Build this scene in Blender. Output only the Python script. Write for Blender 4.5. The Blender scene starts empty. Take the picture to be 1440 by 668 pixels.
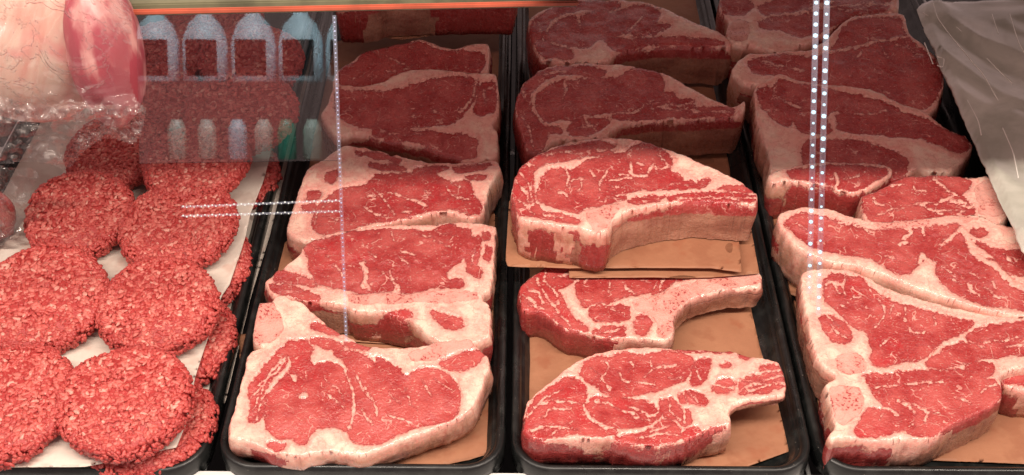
import bpy, math, random
import numpy as np
from mathutils import Vector
random.seed(5)
sc = bpy.context.scene
COL = sc.collection

# ------------------------------------------------------------------ camera
F = 1700.0; W, H = 1440.0, 668.0
PITCH = math.radians(41.1); YAW = math.radians(0.508); CZ = 0.807
cam = bpy.data.cameras.new('camera'); co = bpy.data.objects.new('camera', cam); COL.objects.link(co)
cam.sensor_fit = 'HORIZONTAL'; cam.sensor_width = 36; cam.lens = F / W * 36; cam.clip_start = .01; cam.clip_end = 60
co.location = (0, 0, CZ); co.rotation_euler = (math.pi/2 - PITCH, 0, YAW)
sc.camera = co
FW = np.array([-math.sin(YAW)*math.cos(PITCH), math.cos(YAW)*math.cos(PITCH), -math.sin(PITCH)])
RT = np.array([math.cos(YAW), math.sin(YAW), 0.0]); UP = np.cross(RT, FW)
def rays(px, py):
    px = np.asarray(px, float); py = np.asarray(py, float)
    d = FW + ((px - W/2)/F)[..., None]*RT - ((py - H/2)/F)[..., None]*UP
    return d
def P(px, py, z=0.0):
    d = rays(px, py); t = (z - CZ)/d[..., 2]
    return d*t[..., None] + np.array([0, 0, CZ])
def PV(px, py, z=0.0): return Vector(P(px, py, z))
def on_plane(px, py, zf, s, yf):
    d = rays(px, py); t = (zf - s*yf - CZ)/(d[..., 2] - s*d[..., 1])
    return d*t[..., None] + np.array([0, 0, CZ])

# ------------------------------------------------------------------ world, lamps, exposure
w = bpy.data.worlds.new('World'); sc.world = w; w.use_nodes = True
bg = w.node_tree.nodes['Background']; bg.inputs[0].default_value = (1.0, .70, .66, 1); bg.inputs[1].default_value = .50
def area(name, loc, target, sx, sy, power, color):
    l = bpy.data.lights.new(name, 'AREA'); l.shape = 'RECTANGLE'; l.size = sx; l.size_y = sy; l.energy = power; l.color = color
    o = bpy.data.objects.new(name, l); COL.objects.link(o); o.location = loc
    o.rotation_euler = (Vector(target) - Vector(loc)).to_track_quat('-Z', 'Y').to_euler(); return o
area('case_lamp', (0.05, .42, .90), (0.05, .80, .0), 1.9, .045, 22.5, (1, .86, .74))
area('added_rear_fill', (.1, 1.02, .345), (.1, 1.10, 0), 1.5, .04, .62, (1, .66, .60))  # added fill lamp, lifts the shaded rear rows
area('bottle_case_lamp', (-.35, -.55, 1.2), (-.45, -1.1, .62), 1.2, .2, 34, (.72, .95, 1.0))
sc.view_settings.view_transform = 'Standard'; sc.view_settings.look = 'None'; sc.view_settings.exposure = 0; sc.view_settings.gamma = 1
sc.render.engine = 'CYCLES'; sc.cycles.max_bounces = 6; sc.cycles.transparent_max_bounces = 12; sc.cycles.use_denoising = True
sc.cycles.caustics_reflective = False; sc.cycles.caustics_refractive = False

# ------------------------------------------------------------------ node helpers
class NT:
    def __init__(s, name):
        s.m = bpy.data.materials.new(name); s.m.use_nodes = True; s.t = s.m.node_tree; s.t.nodes.clear()
        s.out = s.t.nodes.new('ShaderNodeOutputMaterial')
    def n(s, kind, **kw):
        x = s.t.nodes.new(kind)
        for k, v in kw.items():
            if k.startswith('_'): setattr(x, k[1:], v)
        return x
    def link(s, a, b): s.t.links.new(a, b)
    def put(s, sock, v):
        if isinstance(v, bpy.types.NodeSocket): s.link(v, sock)
        else: sock.default_value = v
    def math(s, op, a, b=0.0, c=None):
        x = s.t.nodes.new('ShaderNodeMath'); x.operation = op; s.put(x.inputs[0], a); s.put(x.inputs[1], b)
        if c is not None: s.put(x.inputs[2], c)
        return x.outputs[0]
    def noise(s, vec, scale, detail=3, rough=.55, dist=0):
        x = s.t.nodes.new('ShaderNodeTexNoise'); x.inputs['Scale'].default_value = scale; x.inputs['Detail'].default_value = detail
        x.inputs['Roughness'].default_value = rough; x.inputs['Distortion'].default_value = dist
        if vec is not None: s.link(vec, x.inputs['Vector'])
        return x.outputs[0]
    def voro(s, vec, scale, feature='F1', out=0):
        x = s.t.nodes.new('ShaderNodeTexVoronoi'); x.feature = feature; x.inputs['Scale'].default_value = scale
        if vec is not None: s.link(vec, x.inputs['Vector'])
        return x.outputs[out]
    def mapping(s, vec, scale=(1, 1, 1), rot=(0, 0, 0)):
        x = s.t.nodes.new('ShaderNodeMapping'); x.inputs['Scale'].default_value = scale; x.inputs['Rotation'].default_value = rot
        s.link(vec, x.inputs['Vector']); return x.outputs[0]
    def rng(s, v, a, b, c=0.0, d=1.0, smooth=True):
        x = s.t.nodes.new('ShaderNodeMapRange'); x.interpolation_type = 'SMOOTHSTEP' if smooth else 'LINEAR'
        s.put(x.inputs[0], v); x.inputs[1].default_value = a; x.inputs[2].default_value = b; x.inputs[3].default_value = c; x.inputs[4].default_value = d
        return x.outputs[0]
    def mix(s, f, a, b):
        x = s.t.nodes.new('ShaderNodeMix'); x.data_type = 'RGBA'; s.put(x.inputs[0], f)
        for i, v in ((6, a), (7, b)):
            if isinstance(v, bpy.types.NodeSocket): s.link(v, x.inputs[i])
            else: x.inputs[i].default_value = (*v, 1)
        return x.outputs[2]
    def attr(s, name):
        x = s.t.nodes.new('ShaderNodeAttribute'); x.attribute_name = name; return x.outputs['Fac']
    def coord(s): return s.t.nodes.new('ShaderNodeTexCoord').outputs['Object']
    def bump(s, h, strength=.5, dist=.001, normal=None):
        x = s.t.nodes.new('ShaderNodeBump'); x.inputs['Strength'].default_value = strength; x.inputs['Distance'].default_value = dist
        s.link(h, x.inputs['Height'])
        if normal is not None: s.link(normal, x.inputs['Normal'])
        return x.outputs[0]
    def bsdf(s, color, rough=.5, normal=None, **kw):
        x = s.t.nodes.new('ShaderNodeBsdfPrincipled')
        if isinstance(color, tuple): x.inputs['Base Color'].default_value = (*color, 1)
        else: s.link(color, x.inputs['Base Color'])
        s.put(x.inputs['Roughness'], rough)
        if normal is not None: s.link(normal, x.inputs['Normal'])
        for k, v in kw.items(): s.put(x.inputs[k.replace('_', ' ')], v)
        s.link(x.outputs[0], s.out.inputs[0]); return x

# ------------------------------------------------------------------ materials
def meat_material():
    t = NT('raw_beef'); c = t.coord()
    fat, bone, wall, viv = t.attr('fat'), t.attr('bone'), t.attr('wall'), t.attr('vivid')
    nw = t.n('ShaderNodeTexNoise'); nw.inputs['Scale'].default_value = 55; nw.inputs['Detail'].default_value = 2; t.link(c, nw.inputs['Vector'])
    wv = t.n('ShaderNodeVectorMath', _operation='MULTIPLY_ADD'); t.link(nw.outputs['Color'], wv.inputs[0]); wv.inputs[1].default_value = (.02, .02, .02); t.link(c, wv.inputs[2])
    cw = wv.outputs[0]
    n1 = t.noise(c, 330, 4, .6); n2 = t.noise(c, 95, 2)
    ragged = t.math('ADD', t.math('MULTIPLY', t.math('SUBTRACT', n1, .5), 7.0), t.math('MULTIPLY', t.math('SUBTRACT', n2, .5), 6.0))
    fd = t.math('ADD', fat, ragged)
    fm = t.rng(fd, -.55, .75)
    # marbling veins: thin ridges of a warped noise, gated by a coarse one
    nv = t.noise(cw, 62, 1.5, .5); ridge = t.math('ABSOLUTE', t.math('SUBTRACT', nv, .5))
    gate = t.rng(t.noise(c, 46, 1), .47, .64); width = t.math('MULTIPLY', gate, .014)
    vein = t.math('MULTIPLY', t.math('GREATER_THAN', width, .004), t.rng(t.math('SUBTRACT', ridge, width), -.006, .003, 1, 0))
    # short flecks
    mv = t.mapping(cw, (210, 520, 300), (0, 0, .7)); f1 = t.voro(mv, 1.0)
    gate2 = t.rng(t.noise(c, 120, 2), .45, .55)
    fleck = t.math('MULTIPLY', t.rng(f1, .16, .30, 1, 0), gate2)
    mv2 = t.mapping(cw, (760, 330, 500), (0, 0, .3)); f2 = t.voro(mv2, 1.0)
    fleck2 = t.math('MULTIPLY', t.rng(f2, .10, .24, .8, 0), t.rng(t.noise(c, 80, 2), .42, .55))
    marb = t.math('MAXIMUM', t.math('MAXIMUM', vein, fleck), fleck2)
    marb = t.math('MULTIPLY', marb, t.math('SUBTRACT', 1.0, t.math('MULTIPLY', wall, .7)))
    # colours
    fib = t.noise(t.mapping(cw, (240, 700, 300), (0, 0, .5)), 1.0, 3)
    big = t.noise(c, 30, 2)
    lean = t.mix(t.rng(fib, .25, .75), (.31, .024, .026), (.43, .056, .052))
    lean = t.mix(t.rng(big, .38, .60, 0, .85), lean, (.50, .094, .084))
    lean = t.mix(t.math('MULTIPLY', viv, t.rng(t.noise(c, 75, 3), .38, .75, 0, .75)), lean, (.44, .020, .026))
    fib2 = t.noise(t.mapping(cw, (160, 900, 300), (0, 0, -.9)), 1.0, 2)
    lean = t.mix(t.rng(fib2, .56, .74, 0, .28), lean, (.25, .014, .016))
    lean = t.mix(t.math('MULTIPLY', wall, .6), lean, (.21, .026, .022))  # lean on the sides toned down for the weaker light there
    fcol = t.mix(t.rng(t.noise(c, 70, 3), .38, .66), (.86, .58, .47), (.79, .40, .33))
    fcol = t.mix(t.rng(fd, 3, 12), t.mix(t.rng(n1, .4, .62), (.76, .33, .28), (.80, .43, .35)), fcol)
    fcol = t.mix(t.math('MULTIPLY', wall, t.rng(t.noise(c, 38, 3), .3, .62, .3, .95)), fcol, (.42, .20, .13))  # wall fat browner, with dimmer side light also put into the colour
    bcol = t.mix(t.rng(t.noise(c, 420, 3), .53, .62), (.66, .29, .24), (.36, .05, .05))
    bcol = t.mix(t.rng(t.noise(c, 60, 2), .4, .6), bcol, (.72, .36, .30))
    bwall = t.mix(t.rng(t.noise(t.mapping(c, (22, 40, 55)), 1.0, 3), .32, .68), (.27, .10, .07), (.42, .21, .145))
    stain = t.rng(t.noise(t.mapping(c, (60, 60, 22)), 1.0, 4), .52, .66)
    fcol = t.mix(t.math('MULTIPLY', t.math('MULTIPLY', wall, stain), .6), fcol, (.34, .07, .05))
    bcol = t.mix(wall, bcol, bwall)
    colr = t.mix(t.math('MULTIPLY', marb, t.rng(t.noise(c, 140, 2), .35, .6, .35, .95)), lean, (.74, .36, .30))
    colr = t.mix(t.rng(t.math('ABSOLUTE', t.math('ADD', fd, 1.1)), 0, 1.1, .5, 0), colr, (.30, .03, .03))
    tis = t.rng(t.math('ABSOLUTE', t.math('SUBTRACT', t.noise(cw, 48, 3, .6), .5)), 0, .022, 1, 0)
    fcol = t.mix(t.math('MULTIPLY', tis, .5), fcol, (.66, .25, .20))
    colr = t.mix(fm, colr, fcol)
    bd = t.math('ADD', bone, t.math('MULTIPLY', ragged, .5))
    colr = t.mix(t.rng(bd, -1, 1), colr, bcol)
    colr = t.mix(t.math('MULTIPLY', t.rng(t.math('ABSOLUTE', bd), 0, 1.2, .55, 0), t.rng(t.noise(c, 130, 2), .4, .6)), colr, (.38, .05, .045))
    h = t.math('ADD', t.math('MULTIPLY', t.noise(c, 620, 3), .6), t.math('MULTIPLY', t.noise(c, 210, 3), 1.0))
    h = t.math('MULTIPLY', h, t.math('SUBTRACT', 1.0, t.math('MULTIPLY', fm, .45)))
    h = t.math('ADD', h, t.math('MULTIPLY', fm, .55)); h = t.math('ADD', h, t.math('MULTIPLY', marb, .25))
    h = t.math('ADD', h, t.math('MULTIPLY', t.rng(t.math('ABSOLUTE', fd), 0, 1.3, 1, 0), -.35))
    nrm = t.bump(h, .75, .0016)
    t.bsdf(colr, t.rng(t.noise(c, 160, 2), .35, .65, .22, .44), nrm, Coat_Weight=.45, Coat_Roughness=.10, Subsurface_Weight=.18, Subsurface_Radius=(.006, .002, .0015), Subsurface_Scale=1.0, Specular_IOR_Level=.5)
    return t.m

def ground_material():
    t = NT('ground_beef'); c = t.coord(); g = t.attr('grain')
    col = t.mix(t.rng(g, 0, .5, smooth=False), (.42, .040, .038), (.56, .090, .076))
    col = t.mix(t.rng(g, .5, .80, smooth=False), col, (.64, .17, .14))
    col = t.mix(t.rng(g, .90, 1.0), col, (.76, .36, .29))
    col = t.mix(t.rng(t.noise(c, 520, 3), .52, .72, 0, .7), col, (.70, .19, .165))
    h = t.noise(c, 900, 3)
    t.bsdf(col, .42, t.bump(h, .6, .0009), Subsurface_Weight=.12, Subsurface_Radius=(.004, .001, .001), Subsurface_Scale=1.0)
    return t.m

def paper_material(name, a, b, rough=.62):
    t = NT(name); c = t.coord()
    col = t.mix(t.rng(t.noise(c, 14, 4), .35, .65), a, b)
    fine = t.noise(t.mapping(c, (300, 900, 300)), 1.0, 3)
    col = t.mix(t.rng(fine, .45, .75, 0, .25), col, tuple(v*.82 for v in a))
    col = t.mix(t.math('MULTIPLY', t.rng(t.noise(c, 26, 3), .58, .68), .5), col, tuple(v*k for v, k in zip(a, (.78, .55, .5))))
    h = t.math('ADD', t.noise(c, 9, 4, .6, .8), t.math('MULTIPLY', t.noise(c, 260, 2), .08))
    wet = t.rng(t.noise(c, 19, 4, .6), .52, .62, 0, .5)
    col = t.mix(wet, col, tuple(v*k for v, k in zip(a, (.72, .60, .58))))
    t.bsdf(col, rough, t.bump(h, .6, .006), Specular_IOR_Level=.35); return t.m

def tray_material():
    t = NT('black_plastic'); c = t.coord()
    col = t.mix(t.rng(t.noise(c, 60, 3), .45, .7), (.008, .009, .009), (.020, .022, .021))
    sp = t.math('MULTIPLY', t.rng(t.voro(c, 190), .05, .12, 1, 0), t.rng(t.noise(c, 30, 1), .5, .6))
    col = t.mix(t.math('MULTIPLY', sp, .5), col, (.30, .26, .22))
    t.bsdf(col, t.rng(t.noise(c, 25, 4), .3, .7, .18, .45), t.bump(t.noise(c, 120, 3), .25, .001)); return t.m

def simple(name, col, rough=.5, metal=0, var=.15, scale=30, **kw):
    t = NT(name); c = t.coord()
    cc = t.mix(t.rng(t.noise(c, scale, 4), .35, .65), col, tuple(v*(1 - var) for v in col))
    t.bsdf(cc, rough, t.bump(t.noise(c, scale*4, 2), .08, .001), Metallic=metal, **kw); return t.m

def film_material():
    t = NT('clear_film'); c = t.coord()
    tr = t.n('ShaderNodeBsdfTransparent'); gl = t.n('ShaderNodeBsdfGlossy'); df = t.n('ShaderNodeBsdfDiffuse')
    tr.inputs[0].default_value = (.97, .95, .95, 1)
    gl.inputs['Roughness'].default_value = .10; df.inputs['Color'].default_value = (.85, .80, .77, 1)
    cre = t.noise(t.mapping(c, (1, 1, .5), (0, .6, 0)), 15, 4, .62, 2.6)
    ridge = t.rng(t.math('ABSOLUTE', t.math('SUBTRACT', cre, .5)), 0, .022, 1, 0)
    h = t.math('ADD', t.noise(t.mapping(c, (1, 1, .35), (0, .8, 0)), 14, 2, .5, 1.5), t.math('MULTIPLY', ridge, .3))
    nb = t.bump(h, .7, .004); t.link(nb, gl.inputs['Normal'])
    fr = t.n('ShaderNodeFresnel'); fr.inputs[0].default_value = 1.6; t.link(nb, fr.inputs['Normal'])
    a = t.n('ShaderNodeMixShader'); t.link(tr.outputs[0], a.inputs[1]); t.link(df.outputs[0], a.inputs[2])
    t.link(t.math('ADD', .06, t.math('MULTIPLY', ridge, .2)), a.inputs[0])  # whitened ridges stand in for crinkle highlights
    b = t.n('ShaderNodeMixShader'); t.link(t.math('MULTIPLY', fr.outputs[0], .9), b.inputs[0]); t.link(a.outputs[0], b.inputs[1]); t.link(gl.outputs[0], b.inputs[2])
    t.link(b.outputs[0], t.out.inputs[0]); return t.m

def glass_material():
    t = NT('clear_glass'); tr = t.n('ShaderNodeBsdfTransparent'); tr.inputs[0].default_value = (.98, .985, .985, 1)
    gl = t.n('ShaderNodeBsdfGlossy'); gl.inputs['Roughness'].default_value = .015; fr = t.n('ShaderNodeFresnel'); fr.inputs[0].default_value = 1.58
    b = t.n('ShaderNodeMixShader'); t.link(fr.outputs[0], b.inputs[0]); t.link(tr.outputs[0], b.inputs[1]); t.link(gl.outputs[0], b.inputs[2])
    t.link(b.outputs[0], t.out.inputs[0]); return t.m

def emit(name, col, s):
    t = NT(name); e = t.n('ShaderNodeEmission'); e.inputs[0].default_value = (*col, 1); e.inputs[1].default_value = s
    t.link(e.outputs[0], t.out.inputs[0]); return t.m

MEAT = meat_material(); GROUND = ground_material()
PEACH = paper_material('butcher_paper', (.385, .178, .098), (.34, .15, .082))
WHITE = paper_material('white_paper', (.74, .66, .58), (.68, .60, .52))
TRAY = tray_material(); FILM = film_material(); GLASS = glass_material()
ROD = simple('white_coated_wire', (.72, .74, .72), .35)
DARK = simple('dark_case_floor', (.012, .013, .014), .6)
RAIL = simple('orange_price_rail', (.45, .10, .055), .5, var=.3, scale=18)
SHELF = simple('green_grey_shelf', (.16, .15, .09), .45, var=.5, scale=22)
TRIM = simple('white_trim', (.8, .8, .78), .4)

# ------------------------------------------------------------------ numpy helpers
def hsh(ix, iy, seed):
    n = (ix*374761393 + iy*668265263 + seed*1442695041) & 0xffffffff
    n = ((n ^ (n >> 13))*1274126177) & 0xffffffff
    return ((n ^ (n >> 16)) & 0xffff)/65535.0
def vnoise(x, y, seed=0):
    ix = np.floor(x).astype(np.int64); iy = np.floor(y).astype(np.int64); fx = x - ix; fy = y - iy
    fx = fx*fx*(3 - 2*fx); fy = fy*fy*(3 - 2*fy)
    a, b, c, d = hsh(ix, iy, seed), hsh(ix + 1, iy, seed), hsh(ix, iy + 1, seed), hsh(ix + 1, iy + 1, seed)
    return (a*(1 - fx) + b*fx)*(1 - fy) + (c*(1 - fx) + d*fx)*fy
def fbm(x, y, seed=0, o=3):
    r = 0; a = .5; s = 0
    for i in range(o): r = r + a*(vnoise(x*2**i, y*2**i, seed + i*17) - .5)*2; s += a; a *= .5
    return r/s
def chaikin(p, n=2, closed=True):
    p = np.asarray(p, float)
    for it in range(n):
        q = np.roll(p, -1, 0) if closed else p[1:]
        b = p if closed else p[:-1]; k = .16 if it == 0 else .25
        r = np.empty((len(b)*2, 2)); r[0::2] = (1-k)*b + k*q; r[1::2] = k*b + (1-k)*q
        if not closed: r = np.vstack([p[:1], r, p[-1:]])
        p = r
    return p
def seg_dist(X, Y, p, closed=True):
    d = np.full(X.shape, 1e9); q = np.roll(p, -1, 0) if closed else p[1:]; b = p if closed else p[:-1]
    for (ax, ay), (bx, by) in zip(b, q):
        vx, vy = bx - ax, by - ay; L = vx*vx + vy*vy + 1e-9
        t = np.clip(((X - ax)*vx + (Y - ay)*vy)/L, 0, 1)
        d = np.minimum(d, (X - ax - t*vx)**2 + (Y - ay - t*vy)**2)
    return np.sqrt(d)
def sdf(X, Y, p):                                  # positive inside
    d = seg_dist(X, Y, p); ins = np.zeros(X.shape, bool); q = np.roll(p, -1, 0)
    for (ax, ay), (bx, by) in zip(p, q):
        if ay == by: continue
        ins ^= ((ay > Y) != (by > Y)) & (X < (bx - ax)*(Y - ay)/(by - ay) + ax)
    return np.where(ins, d, -d)
def pts(s, fr):
    a = np.array([[float(v) for v in q.split(',')] for q in s.split()]); return a/fr[2] + np.array(fr[:2])

def mesh_obj(name, verts, faces, mats, parent=None, smooth=True, attrs=None, mids=None):
    me = bpy.data.meshes.new(name); me.from_pydata([tuple(v) for v in verts], [], [tuple(f) for f in faces])
    for m in mats: me.materials.append(m)
    if attrs:
        for k, v in attrs.items():
            a = me.attributes.new(k, 'FLOAT', 'POINT'); a.data.foreach_set('value', np.asarray(v, np.float32))
    me.polygons.foreach_set('use_smooth', [smooth]*len(me.polygons)); me.update()
    o = bpy.data.objects.new(name, me); COL.objects.link(o); o.parent = parent; return o
def tag(o, label, cat, group=None, kind=None):
    o['label'] = label; o['category'] = cat
    if group: o['group'] = group
    if kind: o['kind'] = kind
    return o
def struct(o): o['kind'] = 'structure'; return o
def empty(name, loc):
    o = bpy.data.objects.new(name, None); COL.objects.link(o); o.location = loc; o.empty_display_size = .02; return o
def box(name, x0, x1, y0, y1, z0, z1, mat, parent=None, bev=.001):
    import bmesh
    bm = bmesh.new(); bmesh.ops.create_cube(bm, size=1)
    for v in bm.verts: v.co = Vector(((x0+x1)/2 + v.co.x*(x1-x0), (y0+y1)/2 + v.co.y*(y1-y0), (z0+z1)/2 + v.co.z*(z1-z0)))
    if bev: bmesh.ops.bevel(bm, geom=list(bm.edges), offset=bev, segments=2, affect='EDGES')
    me = bpy.data.meshes.new(name); bm.to_mesh(me); bm.free(); me.materials.append(mat)
    o = bpy.data.objects.new(name, me); COL.objects.link(o); o.parent = parent; return o
def tube(name, path, r, mat, parent=None, n=8):
    V = []; Fc = []; path = [Vector(p) for p in path]
    for i, p in enumerate(path):
        d = (path[min(i+1, len(path)-1)] - path[max(i-1, 0)]).normalized()
        a = d.orthogonal().normalized(); b = d.cross(a)
        for k in range(n):
            t = 2*math.pi*k/n; V.append(p + (a*math.cos(t) + b*math.sin(t))*r)
    for i in range(len(path)-1):
        for k in range(n): Fc.append((i*n+k, i*n+(k+1) % n, (i+1)*n+(k+1) % n, (i+1)*n+k))
    Fc.append(tuple(range(n))[::-1]); Fc.append(tuple(range((len(path)-1)*n, len(path)*n)))
    return mesh_obj(name, V, Fc, [mat], parent)

def slab(outline, zf, slope, thick, step=2.0, relief=None, rounding=1.9, warp=1.5, seed=0, rings=7, bulge=.0022, zmin=.004, fields=None, wallf=None, yfront=None, liftf=None):
    """A thick piece whose top face lies on a tilted plane in the tray: face grid, rounded rim, side wall and underside."""
    out = chaikin(outline, 2)
    yv = outline[:, 1].max() if yfront is None else yfront
    yf = P(W/2, min(yv, 700), zf)[1]
    x0, y0 = out.min(0) - 4; x1, y1 = out.max(0) + 4
    xs = np.arange(x0, x1 + step, step); ys = np.arange(y0, y1 + step, step); X, Y = np.meshgrid(xs, ys)
    if warp: wx = X + warp*fbm(X/9, Y/9, seed, 3); wy = Y + warp*fbm(X/9, Y/9, seed + 5, 3)
    else: wx, wy = X, Y
    D = sdf(wx, wy, out)
    gy, gx = np.gradient(D, step); gl = np.maximum(np.hypot(gx, gy), .3); gx /= gl; gy /= gl
    near = np.abs(D) < .72*step
    XX = np.where(near, X - gx*D, X); YY = np.where(near, Y - gy*D, Y); inside = (D > 0) | near
    keep = inside[:-1, :-1] & inside[1:, :-1] & inside[:-1, 1:] & inside[1:, 1:]
    idx = np.full(X.shape, -1); ii, jj = np.nonzero(keep)
    used = np.zeros(X.shape, bool)
    for a in (0, 1):
        for b in (0, 1): used[ii + a, jj + b] = True
    idx[used] = np.arange(used.sum())
    ux, uy = XX[used], YY[used]; dd = np.maximum(D[used], 0); dd[near[used]] = 0
    pos = on_plane(ux, uy, zf, slope, yf)
    A = fields(ux, uy) if fields else {}
    r = rounding; e = np.clip(1 - dd/r, 0, 1); pos[:, 2] -= .0012*(rounding/1.9)*(1 - np.sqrt(np.clip(1 - e*e, 0, 1)))
    if relief: pos[:, 2] += relief(pos[:, 0], pos[:, 1], A, dd)
    faces = np.stack([idx[ii, jj], idx[ii, jj+1], idx[ii+1, jj+1], idx[ii+1, jj]], 1)[:, ::-1]
    nxt = {}
    es = {}
    for f in faces:
        for k in range(4): es[(f[k], f[(k+1) % 4])] = 1
    for (a, b) in es:
        if (b, a) not in es: nxt.setdefault(a, []).append(b)
    V = [pos]; n0 = len(pos); FF = [tuple(f) for f in faces]; att = {k: [v] for k, v in A.items()}; wl = [np.zeros(n0)]
    loops = []
    while nxt:
        a = next(iter(nxt)); L = [a]
        while True:
            c = L[-1]
            if c not in nxt: break
            b = nxt[c].pop()
            if not nxt[c]: del nxt[c]
            if b == L[0]: break
            L.append(b)
        if len(L) > 8: loops.append(L)
    cnt = n0
    for L in loops:
        L = np.array(L); p = pos[L].copy(); n = len(L)
        sm = p.copy()
        for _ in range(3): sm = (np.roll(sm, 1, 0) + np.roll(sm, -1, 0) + sm)/3
        tg = np.roll(sm, -3, 0) - np.roll(sm, 3, 0); nx, ny = tg[:, 1], -tg[:, 0]; l = np.hypot(nx, ny) + 1e-9; nx /= l; ny /= l
        base = {k: A[k][L] for k in A}
        prev = L; arc = np.cumsum(np.hypot(*(np.roll(p, -1, 0) - p)[:, :2].T))
        zb = np.maximum(zf + slope*(p[:, 1] - yf) - thick, zmin)
        if liftf: zb = np.minimum(zb + liftf(ux[L], uy[L]), p[:, 2] - .006)
        for k in range(1, rings + 1):
            t = k/rings; q = p.copy()
            bl = bulge*(math.sin(math.pi*min(t*1.15, 1))) + (.0011*fbm(arc/.007, np.full(n, t*3.0), seed + 3, 3) + .0018*fbm(arc/.03, np.full(n, t*1.5), seed + 9, 2))*(bulge/.0022)*min(1, t*3)
            q[:, 0] += nx*bl; q[:, 1] += ny*bl; q[:, 2] = p[:, 2]*(1 - t) + zb*t
            V.append(q); cur = np.arange(cnt, cnt + n); cnt += n
            a2 = wallf(ux[L], uy[L], t, base, arc) if wallf else base
            for kk in att: att[kk].append(a2[kk])
            wl.append(np.full(n, min(1, t*4.5)))
            for i in range(n):
                j = (i + 1) % n; FF.append((prev[j], prev[i], cur[i], cur[j]))
            prev = cur
    # underside: a copy of the face grid would be hidden; one ngon per loop closes the piece
        FF.append(tuple(int(v) for v in prev[::-1]))
    V = np.vstack(V); at = {k: np.concatenate(v) for k, v in att.items()}; at['wall'] = np.concatenate(wl)
    return V, FF, at

STEAKS = []
def steak(kind, label, cat, group, fr, outline, zf, slope, thick, lean, fatlines='', bones=(), walls='', vivid=(), extra_fat=(), step=2.0, seed=1, zmin=.006, base='fat', warpf=2.2, yfront=None, lift=0.0):
    ol = pts(outline, fr); s = fr[2]
    hints = []
    for q in walls.split(';'):
        if q.strip():
            typ, c = q.split(':'); c = pts(c, fr)[0]; hints.append((typ.strip(), c[0], c[1]))
    def fields(x, y):
        wx = x + warpf*fbm(x/8, y/8, seed + 40, 3) + 1.6*fbm(x/22, y/22, seed + 48, 2); wy = y + warpf*fbm(x/8, y/8, seed + 50, 3) + 1.6*fbm(x/22, y/22, seed + 58, 2)
        d = np.full(x.shape, 14.0) if base == 'fat' else np.full(x.shape, -14.0)
        for p in lean: d = np.minimum(d, -sdf(wx, wy, chaikin(pts(p, fr), 1)) - 2.6)
        for p in extra_fat: d = np.maximum(d, sdf(wx, wy, chaikin(pts(p, fr), 1)))
        for q in fatlines.split(';'):
            if q.strip():
                wd, c = q.split(':'); d = np.maximum(d, float(wd)/2/s*(.65 + .9*vnoise(x/6, y/6, seed + 3)) - seg_dist(wx, wy, chaikin(pts(c, fr), 1, False), False))
        b = np.full(x.shape, -14.0)
        for p in bones: b = np.maximum(b, sdf(wx, wy, chaikin(pts(p, fr), 1)))
        v = np.zeros(x.shape)
        for p in vivid: v = np.maximum(v, np.clip(sdf(wx, wy, pts(p, fr))/6 + .5, 0, 1))
        return {'fat': d, 'bone': b, 'vivid': v}
    def relief(x, y, A, dd):
        f = np.clip(A['fat']/3, -1, 1)
        r = .0007*f + .0009*fbm(x/.012, y/.012, seed, 3) + .0016*fbm(x/.045, y/.045, seed + 2, 2) - .0007*np.exp(-(A['fat']/1.4)**2)
        return r
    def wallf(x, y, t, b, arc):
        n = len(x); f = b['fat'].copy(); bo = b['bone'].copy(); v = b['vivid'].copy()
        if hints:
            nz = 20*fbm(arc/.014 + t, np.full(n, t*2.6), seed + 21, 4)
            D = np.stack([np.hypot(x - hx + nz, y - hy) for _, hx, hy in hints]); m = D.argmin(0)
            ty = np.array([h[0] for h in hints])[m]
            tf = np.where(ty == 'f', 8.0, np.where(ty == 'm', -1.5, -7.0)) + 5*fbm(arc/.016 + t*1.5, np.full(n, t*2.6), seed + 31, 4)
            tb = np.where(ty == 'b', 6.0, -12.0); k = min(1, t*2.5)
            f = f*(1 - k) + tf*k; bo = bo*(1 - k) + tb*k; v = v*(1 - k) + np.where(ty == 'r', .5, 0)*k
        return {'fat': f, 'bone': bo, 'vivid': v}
    def liftf(x, y):
        D = np.stack([np.hypot(x - hx, y - hy) for _, hx, hy in hints]); isb = np.array([h[0] == 'b' for h in hints])
        wgt = 1/(D + 3)**3; q = (wgt*isb[:, None]).sum(0)/wgt.sum(0)
        return lift*np.clip((q - .35)/.4, 0, 1)
    V, FF, at = slab(ol, zf, slope, thick, step, relief, seed=seed, fields=fields, wallf=wallf, zmin=zmin, yfront=yfront, liftf=liftf if lift else None)
    cx, cy = V[:, 0].mean(), V[:, 1].mean(); z0 = V[:, 2].min(); root = empty(kind, (cx, cy, z0)); V = V - np.array([cx, cy, z0])
    tag(root, label, cat, group)
    fb = [i for i, f in enumerate(FF) if len(f) == 4 and sum(at['bone'][list(f)]) > 0]
    fbset = set(fb)
    def sub(name, ids):
        remap = {}; order = []; fs = []
        for i in ids:
            g = []
            for v in FF[i]:
                if v not in remap: remap[v] = len(order); order.append(v)
                g.append(remap[v])
            fs.append(g)
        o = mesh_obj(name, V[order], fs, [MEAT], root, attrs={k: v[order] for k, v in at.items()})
        return o
    par = {}
    def find(a):
        while par.setdefault(a, a) != a: par[a] = par[par[a]]; a = par[a]
        return a
    for i in fb:
        f = FF[i]; r0 = find(int(f[0]))
        for v in f[1:]: par[find(int(v))] = r0
    comp = {}
    for i in fb: comp.setdefault(find(int(FF[i][0])), []).append(i)
    big = [c for c in comp.values() if len(c) > 60]; fbset = set(i for c in big for i in c)
    sub('meat', [i for i in range(len(FF)) if i not in fbset])
    for c in big: sub('bone', c)
    return root

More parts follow.
